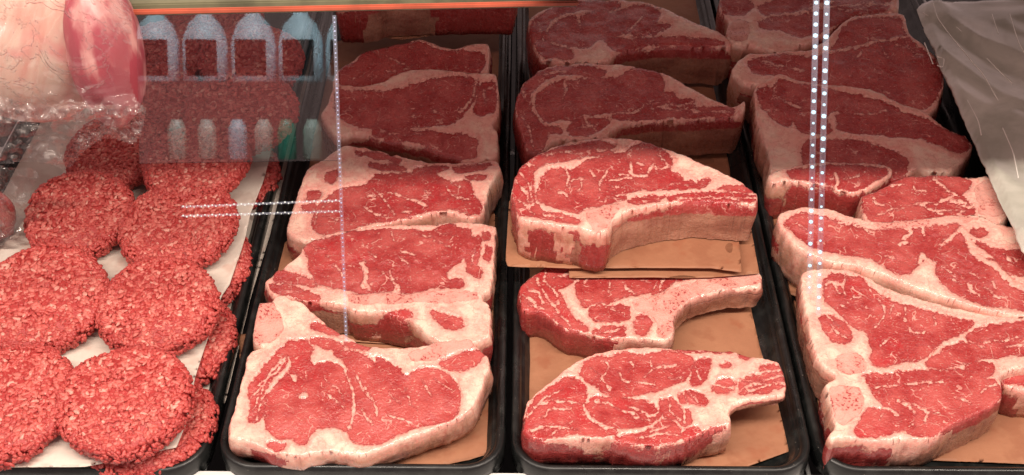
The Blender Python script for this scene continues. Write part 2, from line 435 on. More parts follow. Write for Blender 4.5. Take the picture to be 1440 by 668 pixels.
# ================================================================== THE SETTING
struct(box('case_floor', -1.2, 1.2, .3, 2.2, -.22, -.20, DARK, bev=0))
for (xx, nm) in ((-1.0, 0),): pass
rack = empty('wire_rack', (0, 1, -.02)); tag(rack, 'white coated wire rack under the black meat trays', 'rack')
xs = [-.66 + .0245*i for i in range(56)]
for i in range(56):
    tube('wire', [(xs[i], -.42, 0), (xs[i], .7, 0)], .0019, ROD, rack)
for yy in (-.36, .1, .6): tube('cross_wire', [(-.68, yy, -.004), (.72, yy, -.004)], .0028, ROD, rack)
yw = P(720, 664.5, .004)[1]
tag(box('front_trim', -.75, .75, yw - .04, yw, -.03, .004, TRIM), 'white trim strip along the front edge below the trays', 'trim')

def tray(label, x0, x1, y0, y1, rad=.034, zr=.020):
    prof = [(0, .010), (.0005, zr - .002), (.002, zr), (.005, zr), (.008, zr - .003), (.0085, zr - .006), (.0105, zr - .0065), (.012, zr - .0085), (.016, .005), (.020, .0025)]
    V = []; Fc = []; seg = 8; root = empty('meat_tray', ((x0+x1)/2, y0, 0))
    def loop(off, z):
        r = max(rad - off, .004); L = []
        for cx, cy, a0 in ((x1 - rad, y1 - rad, 0), (x0 + rad, y1 - rad, 90), (x0 + rad, y0 + rad, 180), (x1 - rad, y0 + rad, 270)):
            for k in range(seg + 1):
                a = math.radians(a0 + 90*k/seg); L.append((cx + r*math.cos(a) - root.location.x, cy + r*math.sin(a) - y0, z))
        return L
    n = (seg + 1)*4
    for off, z in prof: V += loop(off, z)
    for i in range(len(prof)-1):
        for k in range(n): Fc.append((i*n+k, i*n+(k+1) % n, (i+1)*n+(k+1) % n, (i+1)*n+k))
    Fc.append(tuple(range((len(prof)-1)*n, len(prof)*n)))
    base = [(v[0], v[1], -.001) for v in V[:n]]; s = len(V); V += base
    for k in range(n): Fc.append((s+k, s+(k+1) % n, (k+1) % n, k))
    Fc.append(tuple(range(s + n - 1, s - 1, -1)))
    mesh_obj('tray_body', V, Fc, [TRAY], root)
    return tag(root, label, 'tray', 'black trays side by side in the meat case')
RZ = .02
def X(px, py, z=RZ): return float(P(px, py, z)[0])
tf = P(720, 661, .02)[1]
tray('black plastic tray holding the round ground beef patties', X(303, 560) - .30, X(309, 560), tf - .004, 1.55)
tray('black plastic tray holding the T-bone steaks beside the patties', X(312, 600), X(711, 600), tf, 1.55)
tray('black plastic tray holding the bone-in ribeye steaks', X(719, 600), X(1136, 600), tf, 1.55)
tray('black plastic tray holding the wide T-bones beside the grey film', X(1140, 600), X(1140, 600) + .262, tf + .001, 1.55)

# ================================================================== PAPERS
def paper(label, poly, z, mat, name='butcher_paper', group='brown butcher paper sheets under the steaks', slope=0, amp=.0008, seed=1, thick=.0006, cat='paper'):
    ol = np.array([[float(v) for v in q.split(',')] for q in poly.split()])
    ph = lambda x, y, A, dd: amp*fbm(x/.05, y/.05, seed, 2) + amp*1.4*np.clip(1 - dd/14, 0, 1)**2*fbm(x/.03, y/.03, seed + 7, 1)
    old = chaikin
    V, FF, at = slab(ol_sharp(ol), z, slope, thick, 3.5, ph, rounding=.01, warp=.25, seed=seed, rings=1, bulge=0, zmin=-1)
    c = V.mean(0); c[2] = V[:, 2].min(); V = V - c
    o = mesh_obj(name, V, FF, [mat]); o.location = c; return tag(o, label, cat, group)
def ol_sharp(ol):                                   # keeps corners tight through the smoothing
    r = []; n = len(ol)
    for i in range(n):
        a, b = ol[i], ol[(i+1) % n]; L = np.hypot(*(b - a)) + 1e-6; k = min(.3, 4/L)
        r += [a, a + (b - a)*k, b - (b - a)*k]
    return np.array(r)
paper('brown butcher paper under the front T-bone, its corner poking out at lower right', '335,470 450,462 600,452 688,452 691,560 688,612 701,633 660,646 600,658 540,662 345,640', .0055, PEACH, seed=2)
paper('brown butcher paper under the second T-bone with a torn tip past its right end', '382,430 372,400 386,352 440,310 560,300 696,300 697,410 708,436 694,462 690,478 600,486 470,478', .0085, PEACH, seed=3)
paper('brown butcher paper at the shaded rear of the T-bone tray', '420,335 440,200 470,60 590,22 713,20 711,180 706,330 560,345', .0050, PEACH, seed=4)
paper('brown butcher paper under the two front ribeyes, wide at the lower right', '739,400 742,376 1050,372 1057,437 1068,486 1092,560 1110,634 1050,657 900,659 760,656 740,600 738,480', .0055, PEACH, seed=5)
paper('brown butcher paper laid over the back of the lower ribeye', '716,283 760,262 1022,262 1036,300 1043,383 1000,377 885,376 800,377 714,374 711,366', .054, PEACH, seed=6, amp=.0012)
paper('brown butcher paper behind, its right edge showing below the rib bone end', '800,300 1052,300 1068,384 1000,390 800,390', .047, PEACH, seed=16, amp=.0008)
paper('brown butcher paper under the shaded rear ribeyes', '742,-10 1004,-10 1018,120 1026,235 1034,330 900,340 716,330 730,150', .0050, PEACH, seed=7)
paper('brown butcher paper under the wide front T-bone, bare at lower right', '1112,420 1124,500 1144,592 1164,630 1250,646 1330,648 1440,652 1490,652 1490,520 1300,500', .0055, PEACH, seed=8)
paper('brown butcher paper at the left of the wide T-bones by the tray rim', '1066,250 1090,240 1200,300 1300,420 1160,420 1120,417 1098,409 1082,350', .0085, PEACH, seed=9)
WG = 'white paper sheets under the patties'
paper('white paper sheet on the tray floor under the lower patties', '-60,660 100,664 215,664 285,640 318,560 352,420 392,290 425,170 440,60 300,40 40,120 -40,400', .0050, WHITE, 'white_paper', WG, seed=10)
paper('white paper sheet between the two layers of ground beef patties', '-70,660 0,657 120,656 248,629 263,592 274,532 284,500 312,416 323,400 346,330 352,300 372,250 388,180 398,110 404,60 300,50 120,110 90,240 -60,420', .0290, WHITE, 'white_paper', WG, seed=11, amp=.0007)

# ================================================================== PATTIES
def patty_mesh(seed, R=.058, T=.019):
    rs = np.random.RandomState(seed)
    phi = (1 + 5**.5)/2
    iv = np.array([(-1, phi, 0), (1, phi, 0), (-1, -phi, 0), (1, -phi, 0), (0, -1, phi), (0, 1, phi), (0, -1, -phi), (0, 1, -phi), (phi, 0, -1), (phi, 0, 1), (-phi, 0, -1), (-phi, 0, 1)])
    iv /= np.linalg.norm(iv[0])
    ifc = [(0,11,5),(0,5,1),(0,1,7),(0,7,10),(0,10,11),(1,5,9),(5,11,4),(11,10,2),(10,7,6),(7,1,8),(3,9,4),(3,4,2),(3,2,6),(3,6,8),(3,8,9),(4,9,5),(2,4,11),(6,2,10),(8,6,7),(9,8,1)]
    verts = list(iv); cache = {}; nf = []
    def mid(a, b):
        k = (min(a, b), max(a, b))
        if k not in cache: m = verts[a] + verts[b]; verts.append(m/np.linalg.norm(m)); cache[k] = len(verts) - 1
        return cache[k]
    for a, b, c in ifc:
        x, y, z = mid(a, b), mid(b, c), mid(c, a); nf += [(a, x, z), (b, y, x), (c, z, y), (x, y, z)]
    sv = np.array(verts); nf = np.array(nf)
    V = []; Fc = []; G = []; cnt = 0
    # core disc
    K = 40; core = []
    for (r, z) in ((0.01, T*.42), (R*.9, T*.42), (R*.955, T*.2), (R*.955, -T*.2), (R*.9, -T*.45)):
        for k in range(K): a = 2*math.pi*k/K; core.append((r*math.cos(a), r*math.sin(a), z))
    V.append(np.array(core)); G.append(np.zeros(len(core)))
    for i in range(4):
        for k in range(K): Fc.append((i*K+k, (i+1)*K+k, (i+1)*K+(k+1) % K, i*K+(k+1) % K))
    Fc.append(tuple(range(K))); Fc.append(tuple(range(4*K, 5*K))[::-1]); cnt = len(core)
    wob = lambda a: 1 + .022*math.sin(2*a + seed) + .02*math.sin(3*a + 2*seed) + .012*math.sin(5*a + seed)
    tot = 1750
    for i in range(tot):
        top = i < tot*.64
        if top:
            rr = R*.985*math.sqrt(rs.rand()); a = rs.rand()*2*math.pi
            edge = max(0, (rr/R - .86)/.14); z = T/2 - .0014 - edge**2*.0042 + rs.randn()*.0004 + .0008*math.sin(rr*90 + seed)*math.cos(a*2); nrm = (edge*.6*math.cos(a), edge*.6*math.sin(a), 1)
        else:
            a = rs.rand()*2*math.pi; z = (rs.rand() - .5)*T*.92; rr = R*(1.0 - .16*abs(2*z/T)**2.4) + rs.randn()*.0007; nrm = (math.cos(a), math.sin(a), .25)
        rr *= wob(a); cpt = np.array([rr*math.cos(a), rr*math.sin(a), z]); n = Vector(nrm).normalized()
        ang = rs.rand()*6.283; tdir = n.orthogonal().normalized(); bdir = n.cross(tdir); u = (tdir*math.cos(ang) + bdir*math.sin(ang)); u = (u + n*rs.randn()*.12).normalized(); vv = n.cross(u).normalized(); ww = u.cross(vv)
        L = rs.uniform(.0022, .0046)*(1 if top else .8); wd = rs.uniform(.0014, .0023); s = sv.copy()
        s *= 1 + .14*rs.randn(len(s), 1)
        bend = rs.randn()*.35; loc = np.stack([s[:, 0]*L, s[:, 1]*wd + bend*wd*(s[:, 0]**2), s[:, 2]*wd*.72], 1)
        M = np.array([u, vv, ww]); V.append(loc @ M + cpt); Fc += (nf + cnt).tolist(); cnt += len(sv)
        g = rs.rand()*(1 if top and rr < R*.9 else .55); G.append(np.full(len(sv), g) + rs.randn(len(sv))*.03)
    V = np.vstack(V); V[:, 2] += T/2
    me = bpy.data.meshes.new('patty'); me.from_pydata(V.tolist(), [], Fc); me.materials.append(GROUND)
    a = me.attributes.new('grain', 'FLOAT', 'POINT'); a.data.foreach_set('value', np.concatenate(G).astype(np.float32))
    me.polygons.foreach_set('use_smooth', [True]*len(me.polygons)); me.update(); return me
PM = [patty_mesh(s) for s in (3, 8, 14)]
PT = .019
def patty(label, cx, cy, hw, ztop, tilt=4, k=0, rot=0, roll=0, group='ground beef patties on the white paper', tz=1.0):
    hw *= .975; tilt = tilt + 2 if ztop > .04 else tilt
    c = P(cx, cy, ztop); d = (c - np.array([0, 0, CZ])) @ FW; R = hw*d/F
    o = bpy.data.objects.new('ground_beef_patty', PM[k]); COL.objects.link(o)
    s = R/.058; o.scale = (s, s, tz); o.rotation_mode = 'XYZ'
    from mathutils import Euler, Matrix
    rm = Euler((math.radians(tilt), math.radians(roll), 0)).to_matrix() @ Matrix.Rotation(rot, 3, 'Z')
    o.rotation_euler = rm.to_euler(); o.location = Vector(c) - rm @ Vector((0, 0, PT*tz))
    return tag(o, label, 'patty', group)
patty('bright ground beef patty nearest the front, second from the left edge', 172, 557, 97, .056, 5, 0, .3)
patty('large ground beef patty cut off by the lower left corner', 4, 560, 101, .054, 5, 1, 1.3)
patty('ground beef patty directly behind the front round patty', 220, 423, 88, .057, 6, 2, 2.2)
patty('ground beef patty at the left edge, middle row', 56, 412, 97, .056, 7, 0, 3.0)
patty('ground beef patty in the third row, crossed by the pair of imitated reflections', 249, 309, 84, .058, 9, 1, 4.0)
patty('ground beef patty third row left, below the wrapped fat roast', 108, 295, 79, .058, 10, 2, 5.0)
patty('ground beef patty standing up with only its lit front rim showing', 273, 222, 77, .072, 4, 0, 1.9)
patty('shaded ground beef patty behind the left third-row patty', 163, 205, 74, .060, 8, 1, .9)
patty('dark ground beef patty in the shade near the tray rim', 336, 150, 80, .074, 14, 2, .2)
patty('dark ground beef patty in the shade left of centre row', 215, 140, 76, .066, 10, 0, 5.5)
patty('dark ground beef patty at the rear beside the black rim', 350, 80, 74, .074, 12, 1, 2.9)
patty('dark ground beef patty at the rear behind the glass panel', 228, 72, 72, .068, 10, 2, 3.6)
patty('rearmost dark ground beef patty under the orange rail', 300, 22, 70, .076, 10, 0, 4.6)
LG = 'lower layer patties peeking out from under the white paper'
patty('lower patty curving out at the front right corner of the white paper', 206, 588, 95, .0262, 0, 1, .5, group=LG)
patty('lower patty peeking out right of the second patty row', 240, 470, 94, .0262, 0, 2, 1.5, group=LG)
patty('lower patty peeking out right of the third row, a short crescent', 266, 366, 91, .0262, 0, 0, 2.5, group=LG)
patty('shaded lower patty peeking out highest up beside the tray rim', 308, 240, 84, .0262, 0, 1, 3.5, group=LG)

# ================================================================== STEAKS
GT = 'T-bone steaks in the narrow tray'; GR = 'bone-in ribeye steaks in a row'; GW = 'T-bone steaks in the wide right tray'
B = (310, 487, 3.69)
steak('t_bone_steak', 'front T-bone steak of the narrow tray, long pale fat edge, corner paper showing', 'steak', GT, B,
 '202,-231 272,-226 283,-262 330,-268 367,-236 427,-231 467,-181 537,-126 627,-71 677,-36 757,-1 837,14 937,14 1037,4 1137,-16 1217,-31 1297,-41 1319,-1 1357,24 1389,64 1400,110 1370,160 1350,240 1310,320 1250,375 1100,432 950,485 850,524 740,560 660,556 600,546 500,548 400,570 300,560 230,532 130,492 40,474 60,370 100,220 130,120 140,50 167,20 237,2 190,-10 165,-46 187,-171',
 .034, .13, .030,
 ['345,-25 365,-30 440,-32 480,10 462,50 450,80 480,100 520,95 560,85 620,105 660,140 668,110 640,60 590,30 680,28 780,60 795,100 806,140 815,90 820,65 880,90 920,120 945,165 990,150 1040,125 1110,125 1180,150 1225,200 1238,280 1225,350 1190,375 1080,400 1000,415 920,448 820,492 750,500 690,482 665,440 620,415 560,405 500,418 460,450 440,500 395,500 370,460 320,470 270,455 240,420 240,300 260,230 310,180 370,130 380,80 350,30',
  '160,200 230,110 300,20 345,10 350,60 320,110 270,150 240,200 230,290 210,370 150,390 160,300',
  '477,-41 557,-31 637,-1 627,16 537,0 487,-20', '637,-11 737,-6 772,14 727,16', '467,-111 527,-116 627,-71 607,-56 537,-80',
  '1132,89 1217,49 1287,29 1367,29 1337,89 1257,119 1187,119', '250,500 330,510 300,535 260,525'],
 '9:640,100 690,250 700,330 660,430;6:700,150 740,230 800,290;6:540,160 600,210 640,280;8:170,330 200,250 250,150 330,60;7:190,380 210,280 260,190;6:200,200 290,130 330,80;7:160,260 220,200;6:750,210 800,290 810,350;6:960,220 990,300 1020,330;5:870,240 930,300;6:1050,180 1100,260;10:350,140 400,150 380,170;8:740,330 790,400;6:690,260 680,420;5:560,250 640,320;5:1110,170 1200,230;5:880,360 960,380',
 bones=('187,-171 202,-231 272,-226 307,-171 337,-91 267,-21 197,-11 167,-46', '967,49 1037,14 1297,-41 1319,-1 1217,49 1117,79 997,79'),
 walls='f:60,500;r:260,540;f:360,570;f:500,550;f:700,560;f:900,510;f:1100,430;f:1300,330;f:1390,120;m:60,370;m:120,100', extra_fat=('402,244 432,236 462,252 436,276 404,270',), seed=11, step=1.7, zmin=.013, vivid=('200,-40 560,-40 560,200 300,240 150,400 140,200',))
C = (370, 300, 4.0)
steak('t_bone_steak', 'T-bone steak second from the front, square red eye above a pink bone band', 'steak', GT, C,
 '240,165 370,120 480,92 560,78 700,66 850,62 960,60 1060,42 1180,48 1300,68 1312,90 1302,200 1292,330 1278,430 1238,450 1232,490 1276,515 1280,640 1275,700 1200,735 1100,740 1000,725 930,690 880,640 830,600 760,575 640,548 500,548 480,520 350,497 240,492 120,470 50,465 10,400 40,370 85,318 110,322 160,280 210,230',
 .045, .06, .038,
 ['240,182 330,150 480,115 560,100 720,92 950,100 1000,70 1050,52 1090,70 1120,95 1165,95 1160,150 1145,230 1100,280 1030,330 1045,370 1040,405 960,410 850,438 780,430 740,400 720,430 600,440 480,430 400,410 290,375 265,300 250,220',
  '1170,140 1220,130 1210,220 1190,300 1230,330 1220,360 1150,320 1135,280', '1240,110 1270,110 1270,140 1240,140', '1050,370 1120,370 1130,400 1060,415',
  '80,325 180,345 280,370 300,400 200,395 60,380', '40,400 150,412 250,440 320,470 290,490 150,450 60,440', '690,548 800,548 850,575 760,585', '950,550 1000,570 1100,600 1120,640 1050,645 980,600', '1250,180 1280,200 1270,260 1245,250'],
 '26:560,285 580,340 570,400;10:580,390 610,430;14:715,320 730,380 770,430;9:400,290 440,340;8:720,100 735,150;6:760,240 820,290;8:640,310 670,330;6:960,150 1060,190;6:780,210 850,230;5:600,210 640,240;8:350,240 370,255;6:1170,290 1195,200;5:880,120 950,130;5:300,190 360,200',
 bones=('470,452 700,445 900,450 1200,440 1215,485 1000,515 900,500 640,512 480,508',),
 walls='b:240,495;b:400,510;m:560,560;r:700,580;m:850,620;r:960,690;f:1100,720;r:1280,600;f:1300,200', extra_fat=('1030,330 1080,290 1135,262 1145,300 1090,345 1050,365',), seed=23, step=1.7, vivid=('245,150 620,90 600,250 300,330', '690,540 830,540 830,600 690,600'))
D = (390, 190, 4.364)
steak('t_bone_steak', 'half shaded T-bone with a thick cream fat band along its front', 'steak', GT, D,
 '160,265 190,200 300,140 400,62 480,70 620,95 760,130 900,165 1120,172 1250,155 1340,150 1378,210 1330,262 1300,330 1275,430 1255,478 1200,512 1150,500 1040,468 900,486 800,510 660,532 560,562 400,615 300,642 150,645 62,608 60,560 100,440 135,320',
 .046, .06, .040,
 ['610,245 700,240 900,235 1000,260 1060,300 1130,285 1180,300 1210,380 1250,440 1240,475 1170,490 1165,465 1040,445 950,455 850,480 700,505 560,535 400,595 330,602 230,580 210,530 240,450 290,400 370,340 470,320 560,300',
  '180,350 260,340 250,380 180,390', '165,430 230,420 220,460 170,450', '830,215 950,195 1050,205 1000,225 860,230', '1150,260 1230,240 1280,260 1220,270', '480,100 560,105 760,150 740,165 560,125', '560,170 760,190 780,210 560,190', '300,230 370,230 350,290 300,270', '1080,200 1300,170 1310,185 1100,225'],
 '6:590,320 660,400 725,485;12:680,350 760,370 830,400 920,440;8:1030,320 1090,380 1170,395;9:540,450 600,475 680,490;6:280,500 380,520;6:900,340 930,360;6:560,370 600,370;5:760,470 830,470;5:1090,300 1130,325;8:230,540 240,470 330,400',
 walls='f:1000,480;f:800,510;f:560,560;f:300,640;m:120,640;f:1290,400;f:1350,240', seed=31, step=1.7, yfront=300, vivid=('560,300 1250,300 1250,500 560,540',))
E = (430, 120, 4.966)
steak('t_bone_steak', 'shaded T-bone with dark red eye, ragged tenderloin strip and dark gap before it', 'steak', GT, E,
 '200,-10 400,12 530,-20 620,-70 740,-110 860,-116 1000,-104 1150,-84 1330,-74 1342,0 1345,200 1300,260 1310,300 1342,330 1342,500 1250,522 1100,535 1050,492 960,480 850,428 760,415 640,385 560,388 450,352 330,342 240,362 200,340 100,215 160,120',
 .050, .16, .044,
 ['215,30 380,40 500,58 640,35 760,0 900,-48 1050,-58 1190,-40 1205,0 1170,100 1070,230 900,275 700,288 500,305 400,290 330,270 215,200',
  '1220,0 1320,-20 1325,180 1230,200 1180,180 1210,80',
  '460,320 620,310 830,330 1100,345 1190,370 1190,430 1180,490 1080,510 950,470 850,410 650,360 500,350', '560,370 640,375 660,400 600,395'],
 '6:330,90 400,160;6:730,200 770,240 790,290;6:800,130 820,150;8:890,180 950,210;6:700,150 760,160;12:1190,-30 1160,100 1070,190 1060,240;6:910,0 950,20;6:850,95 880,95;5:620,100 650,120;6:1240,40 1260,150;5:540,330 700,345 850,335;6:340,250 400,285',
 walls='b:240,370;b:640,400;b:1000,500;m:1340,300', seed=43, step=2.2, yfront=210)
E2 = (430, 30, 4.966)
steak('t_bone_steak', 'shaded rear steak behind the dark red T-bone, thin wavy fat on its top edge', 'steak', GT, E2,
 '520,178 680,140 800,118 900,160 1010,195 1140,160 1280,142 1272,300 1262,400 1000,430 740,440 500,530 300,550 200,500 190,420 220,330 320,280 400,215',
 .056, .18, .05,
 ['240,330 330,290 420,220 520,190 680,152 780,150 900,200 1010,222 1120,200 1220,215 1250,270 1225,345 1150,375 740,420 480,500 250,480'],
 '7:560,240 610,270 700,300;6:310,300 380,240;6:330,410 400,380;6:560,345 640,350;6:680,330 740,310', base='fat', seed=52, step=2.4, yfront=130, walls='r:1270,300;r:300,500')
G = (420, 0, 4.175)
steak('rib_roast_piece', 'dark brownish thick meat chunk under the orange rail at the back', 'meat', None, G,
 '215,20 420,10 520,-30 800,-40 1190,-45 1260,-30 1280,-200 200,-200',
 .105, .10, .058, ['300,-10 500,-40 1150,-55 1200,-150 300,-150'], walls='b:420,20;b:700,-30;r:900,-40;r:1150,-45;r:300,20', seed=61, step=3, zmin=.05, yfront=-8)
paper('brown butcher paper folded under the dark chunk at the back of the T-bone tray', '560,56 620,48 705,46 712,20 700,-30 470,-30 480,40', .048, PEACH, seed=62)

Hf = (720, 480, 3.6)
steak('ribeye_steak', 'frontmost ribeye steak with bright red ragged left cap and short meaty rib end', 'steak', GR, Hf,
 '66,360 75,310 130,258 190,210 260,150 340,95 430,60 540,38 650,30 800,32 900,40 1000,45 1120,52 1200,75 1300,88 1355,105 1382,180 1384,268 1290,285 1200,295 1130,312 1090,350 1108,400 1104,425 1050,445 960,462 850,512 740,528 620,524 500,494 400,494 250,500 120,494 58,450',
 .042, .05, .038,
 ['340,150 390,95 480,80 560,65 680,75 760,50 850,55 915,90 900,150 870,190 780,230 660,260 560,272 470,260 420,215 370,195',
  '70,400 90,330 140,270 230,220 270,185 330,200 370,240 365,290 340,320 350,350 380,400 470,440 540,460 450,480 300,465 140,490 60,470',
  '370,320 420,285 520,280 620,290 700,310 740,350 745,390 700,410 640,430 540,430 430,390', '520,490 640,470 720,440 760,400 810,395 840,440 860,470 830,500 740,520 600,515',
  '850,270 900,255 960,270 1000,300 960,320 900,300 880,300 850,300', '750,300 810,290 850,340 890,350 910,400 870,420 830,380 780,370 755,340', '900,200 930,110 990,95 1005,130 970,200 920,220',
  '1010,240 1060,195 1120,205 1130,240 1080,255', '1150,220 1200,180 1270,170 1250,130 1340,110 1370,170 1375,220 1280,250 1160,262', '860,460 930,430 960,460 920,500 860,490', '1060,125 1090,120 1095,132 1065,135', '1150,60 1200,72 1190,85 1150,75', '930,470 1090,440 1050,455', '800,26 930,38 1120,48 1100,56 900,46'],
 '9:460,190 480,220 500,240;7:600,100 620,130 590,150;7:480,100 500,130 450,190;7:670,180 700,150 760,120;6:540,150 560,190 600,200;6:700,90 710,140;7:580,220 600,240;7:770,130 830,110;6:640,210 720,215;6:790,180 860,180;6:400,130 450,170;10:590,330 640,340 700,380 740,350;7:420,300 500,310 540,350 620,360;7:620,380 700,400;8:790,290 800,350 850,390;8:830,290 870,350 880,410;8:870,270 900,330;6:890,250 930,300;7:1160,240 1250,200 1370,170;6:1150,200 1240,210 1370,210;7:1200,250 1300,215 1370,200;7:1260,150 1350,140;7:640,490 720,470 840,470;7:700,460 800,420;5:150,390 200,340 300,345;6:110,330 200,300 330,310;6:100,440 200,420 330,450;5:80,380 150,300 250,240;8:350,320 400,400 480,440;5:200,470 300,400;7:1020,215 1120,235;6:930,130 960,190',
 walls='r:80,470;r:250,500;m:400,500;r:560,520;m:700,530;r:850,510;m:960,465;f:1080,430;b:1130,312;b:1200,295;b:1290,285;b:1350,270;b:1384,220;m:300,500', vivid=('40,480 40,300 200,200 380,180 380,350 560,500', '370,280 620,290 560,430 400,400', '520,480 960,420 960,520 520,540'), seed=71, step=1.7, zmin=.010, warpf=2.6, lift=.024)
I = (720, 365, 4.0)
steak('ribeye_steak', 'ribeye steak with curved pale rib and white fat wedge, back edge under paper', 'steak', GR, I,
 '38,150 110,88 190,38 270,10 600,0 900,25 1100,60 1250,72 1390,72 1406,100 1404,140 1395,155 1250,165 1120,188 1000,228 935,278 906,340 915,400 900,445 860,463 740,452 630,448 540,432 440,422 370,392 310,388 240,342 190,297 120,278 50,286',
 .040, .03, .036,
 ['360,140 430,60 500,20 600,20 860,60 830,100 780,170 700,200 640,200 560,235 480,235 410,260 380,220 370,180',
  '45,155 120,95 190,45 360,20 380,60 370,90 330,130 240,170 300,260 340,330 430,385 350,390 240,330 150,285 55,284', '440,290 480,262 560,265 650,270 660,320 620,345 520,350 460,330', '450,400 560,375 630,390 620,430 540,425',
  '785,190 850,105 920,60 915,105 860,160', '700,320 760,320 775,350 740,420 705,420 690,380', '930,110 1000,65 1060,60 980,100'],
 '9:190,60 180,130 250,190 260,250;9:140,100 170,170 210,230 330,370;6:80,160 150,180 170,240;8:520,50 620,60 640,90;6:560,90 550,180;8:430,100 400,130;6:640,150 680,190 700,200;6:230,100 330,80;6:100,250 180,280;6:60,200 120,220 150,280;7:560,270 600,300;7:470,410 600,400;8:380,60 370,120;6:700,100 760,120;6:860,80 830,170',
 bones=('670,240 750,222 900,168 1100,108 1390,80 1402,140 1250,160 1100,188 960,250 905,340 910,400 860,458 810,440 820,370 770,310 700,290',),
 walls='r:60,290;r:240,345;r:370,395;r:540,435;f:650,450;m:800,460;b:915,380;b:1000,230;b:1250,165;b:1400,140', vivid=('30,290 30,140 200,30 380,20 300,160 440,400',), seed=83, step=1.7, warpf=2.5, lift=.011)
J = (700, 190, 3.789)
steak('ribeye_steak', 'thick brightly lit ribeye raised on brown paper with a large white fat triangle', 'steak', GR, J,
 '72,310 90,220 130,150 200,100 300,58 420,30 550,14 700,20 820,36 890,68 1000,108 1150,180 1300,250 1386,312 1378,368 1250,357 1050,347 900,357 770,387 680,412 615,452 592,495 575,520 535,528 480,515 420,492 330,485 240,466 160,458 112,434 90,370',
 .100, .03, .046,
 ['212,300 230,240 290,190 350,185 400,195 450,150 560,112 640,100 690,100 720,60 790,40 860,60 890,90 925,130 920,190 870,240 760,290 650,310 560,330 480,370 430,410 370,400 270,360 220,345',
  '130,160 220,100 350,60 480,40 570,40 635,70 600,95 480,100 350,125 230,160 180,190 182,260 190,340 230,400 330,425 420,445 430,470 330,455 200,430 110,410 85,300 100,220',
  '790,290 850,230 920,195 980,215 985,235 900,250 850,280', '870,280 930,240 1030,250 1060,270 980,280', '900,335 1000,312 1200,312 1370,322 1370,352 1200,347 1000,342', '1150,300 1200,277 1320,275 1370,308 1250,300', '480,385 560,345 690,330 620,352 510,380', '1060,260 1130,240 1110,255 1070,275', '700,345 900,320 850,345 720,365'],
 '14:700,150 710,215 790,225 830,150;9:600,240 710,232;10:580,190 545,240 540,300;9:350,180 375,220 370,270;10:330,300 370,318;7:440,230 450,280 420,300;7:400,240 450,235;8:820,150 860,190 910,160;7:650,210 720,215;6:740,150 780,160;8:100,240 150,300 170,380;7:120,200 160,250 190,370;7:150,150 220,160 310,155;9:325,120 330,160 300,170;6:90,330 140,360 200,420;6:250,100 400,85;6:530,80 630,70;6:490,180 520,230;6:860,100 910,150;5:920,260 1040,262;6:900,300 1100,290 1370,315;6:960,330 1370,335;6:240,420 350,440',
 bones=('470,412 620,372 690,375 620,430 585,500 540,530 500,510 475,450',),
 walls='m:90,400;f:150,460;r:220,465;r:280,480;f:340,490;b:400,500;m:480,520;r:540,535;m:580,510;b:630,450;b:800,380;b:1050,350;b:1370,360', vivid=('60,480 60,220 140,130 250,90 180,200 200,400 430,470', '790,290 920,190 1060,270 870,290', '900,360 900,310 1380,280 1380,370'), seed=91, step=1.7, zmin=.054, warpf=2.2)
L = (715, 80, 4.226)
steak('ribeye_steak', 'shaded bone-in ribeye fourth from the front with a broad beige bone side and pointed tip', 'steak', GR, L,
 '40,300 50,230 90,150 180,80 300,45 450,38 700,45 860,70 980,120 1100,190 1200,250 1330,298 1370,290 1400,263 1408,285 1378,352 1200,357 1000,367 800,377 680,392 600,432 550,482 400,492 260,495 205,558 100,545 80,450 50,370',
 .056, .08, .050,
 ['170,230 250,170 330,150 430,140 520,130 640,130 720,80 800,60 880,80 925,140 910,200 830,260 720,310 600,330 430,340 440,370 300,370 230,390 180,330 165,270',
  '50,250 120,130 230,80 400,55 520,65 580,90 530,115 400,95 300,110 180,150 120,220 130,330 190,400 230,440 200,550 110,540 60,400', '350,430 400,385 480,370 600,375 560,410 480,460 370,460', '770,320 860,260 930,210 980,215 980,260 1100,260 1100,290 900,310', '620,350 900,325 1130,300 1330,310 1330,350 1100,345 780,360 640,365', '230,430 300,425 310,450 250,450'],
 '9:330,130 340,190 320,250;6:900,300 1100,310;6:1100,320 1330,330;6:60,330 130,430 150,520;6:90,200 130,300;7:180,110 340,90;6:450,370 520,440;6:850,300 1100,270;5:400,420 520,400',
 walls='r:90,500;r:200,560;f:300,495;b:620,430;b:900,375;b:1370,350', seed=103, step=2.2, yfront=208)
M = (730, 0, 4.5)
steak('ribeye_steak', 'rearmost shaded bone-in ribeye just below the shelf with a dark notched bone side', 'steak', GR, M,
 '58,130 120,70 250,12 400,-14 640,-4 800,12 900,48 1050,118 1250,203 1345,262 1332,302 1150,288 900,283 720,303 605,335 560,392 400,400 290,395 160,385 110,335 70,220',
 .060, .10, .052,
 ['190,220 230,140 330,110 400,110 500,70 660,70 740,35 840,45 890,90 870,140 780,190 620,215 480,250 460,290 340,290 240,270', '80,150 150,80 300,20 600,5 640,40 480,50 350,60 200,110 170,180 190,290 330,330 330,370 140,360 80,220', '720,215 850,165 950,160 900,200 760,225', '540,245 700,250 1000,235 1330,280 1100,283 800,272 600,320'],
 '8:370,110 390,170;6:700,230 1000,220;7:900,170 1000,240;6:120,120 160,250;6:700,180 800,90', walls='r:100,340;m:300,395;b:620,330;b:900,285;b:1330,300', seed=113, step=2.4, yfront=90)

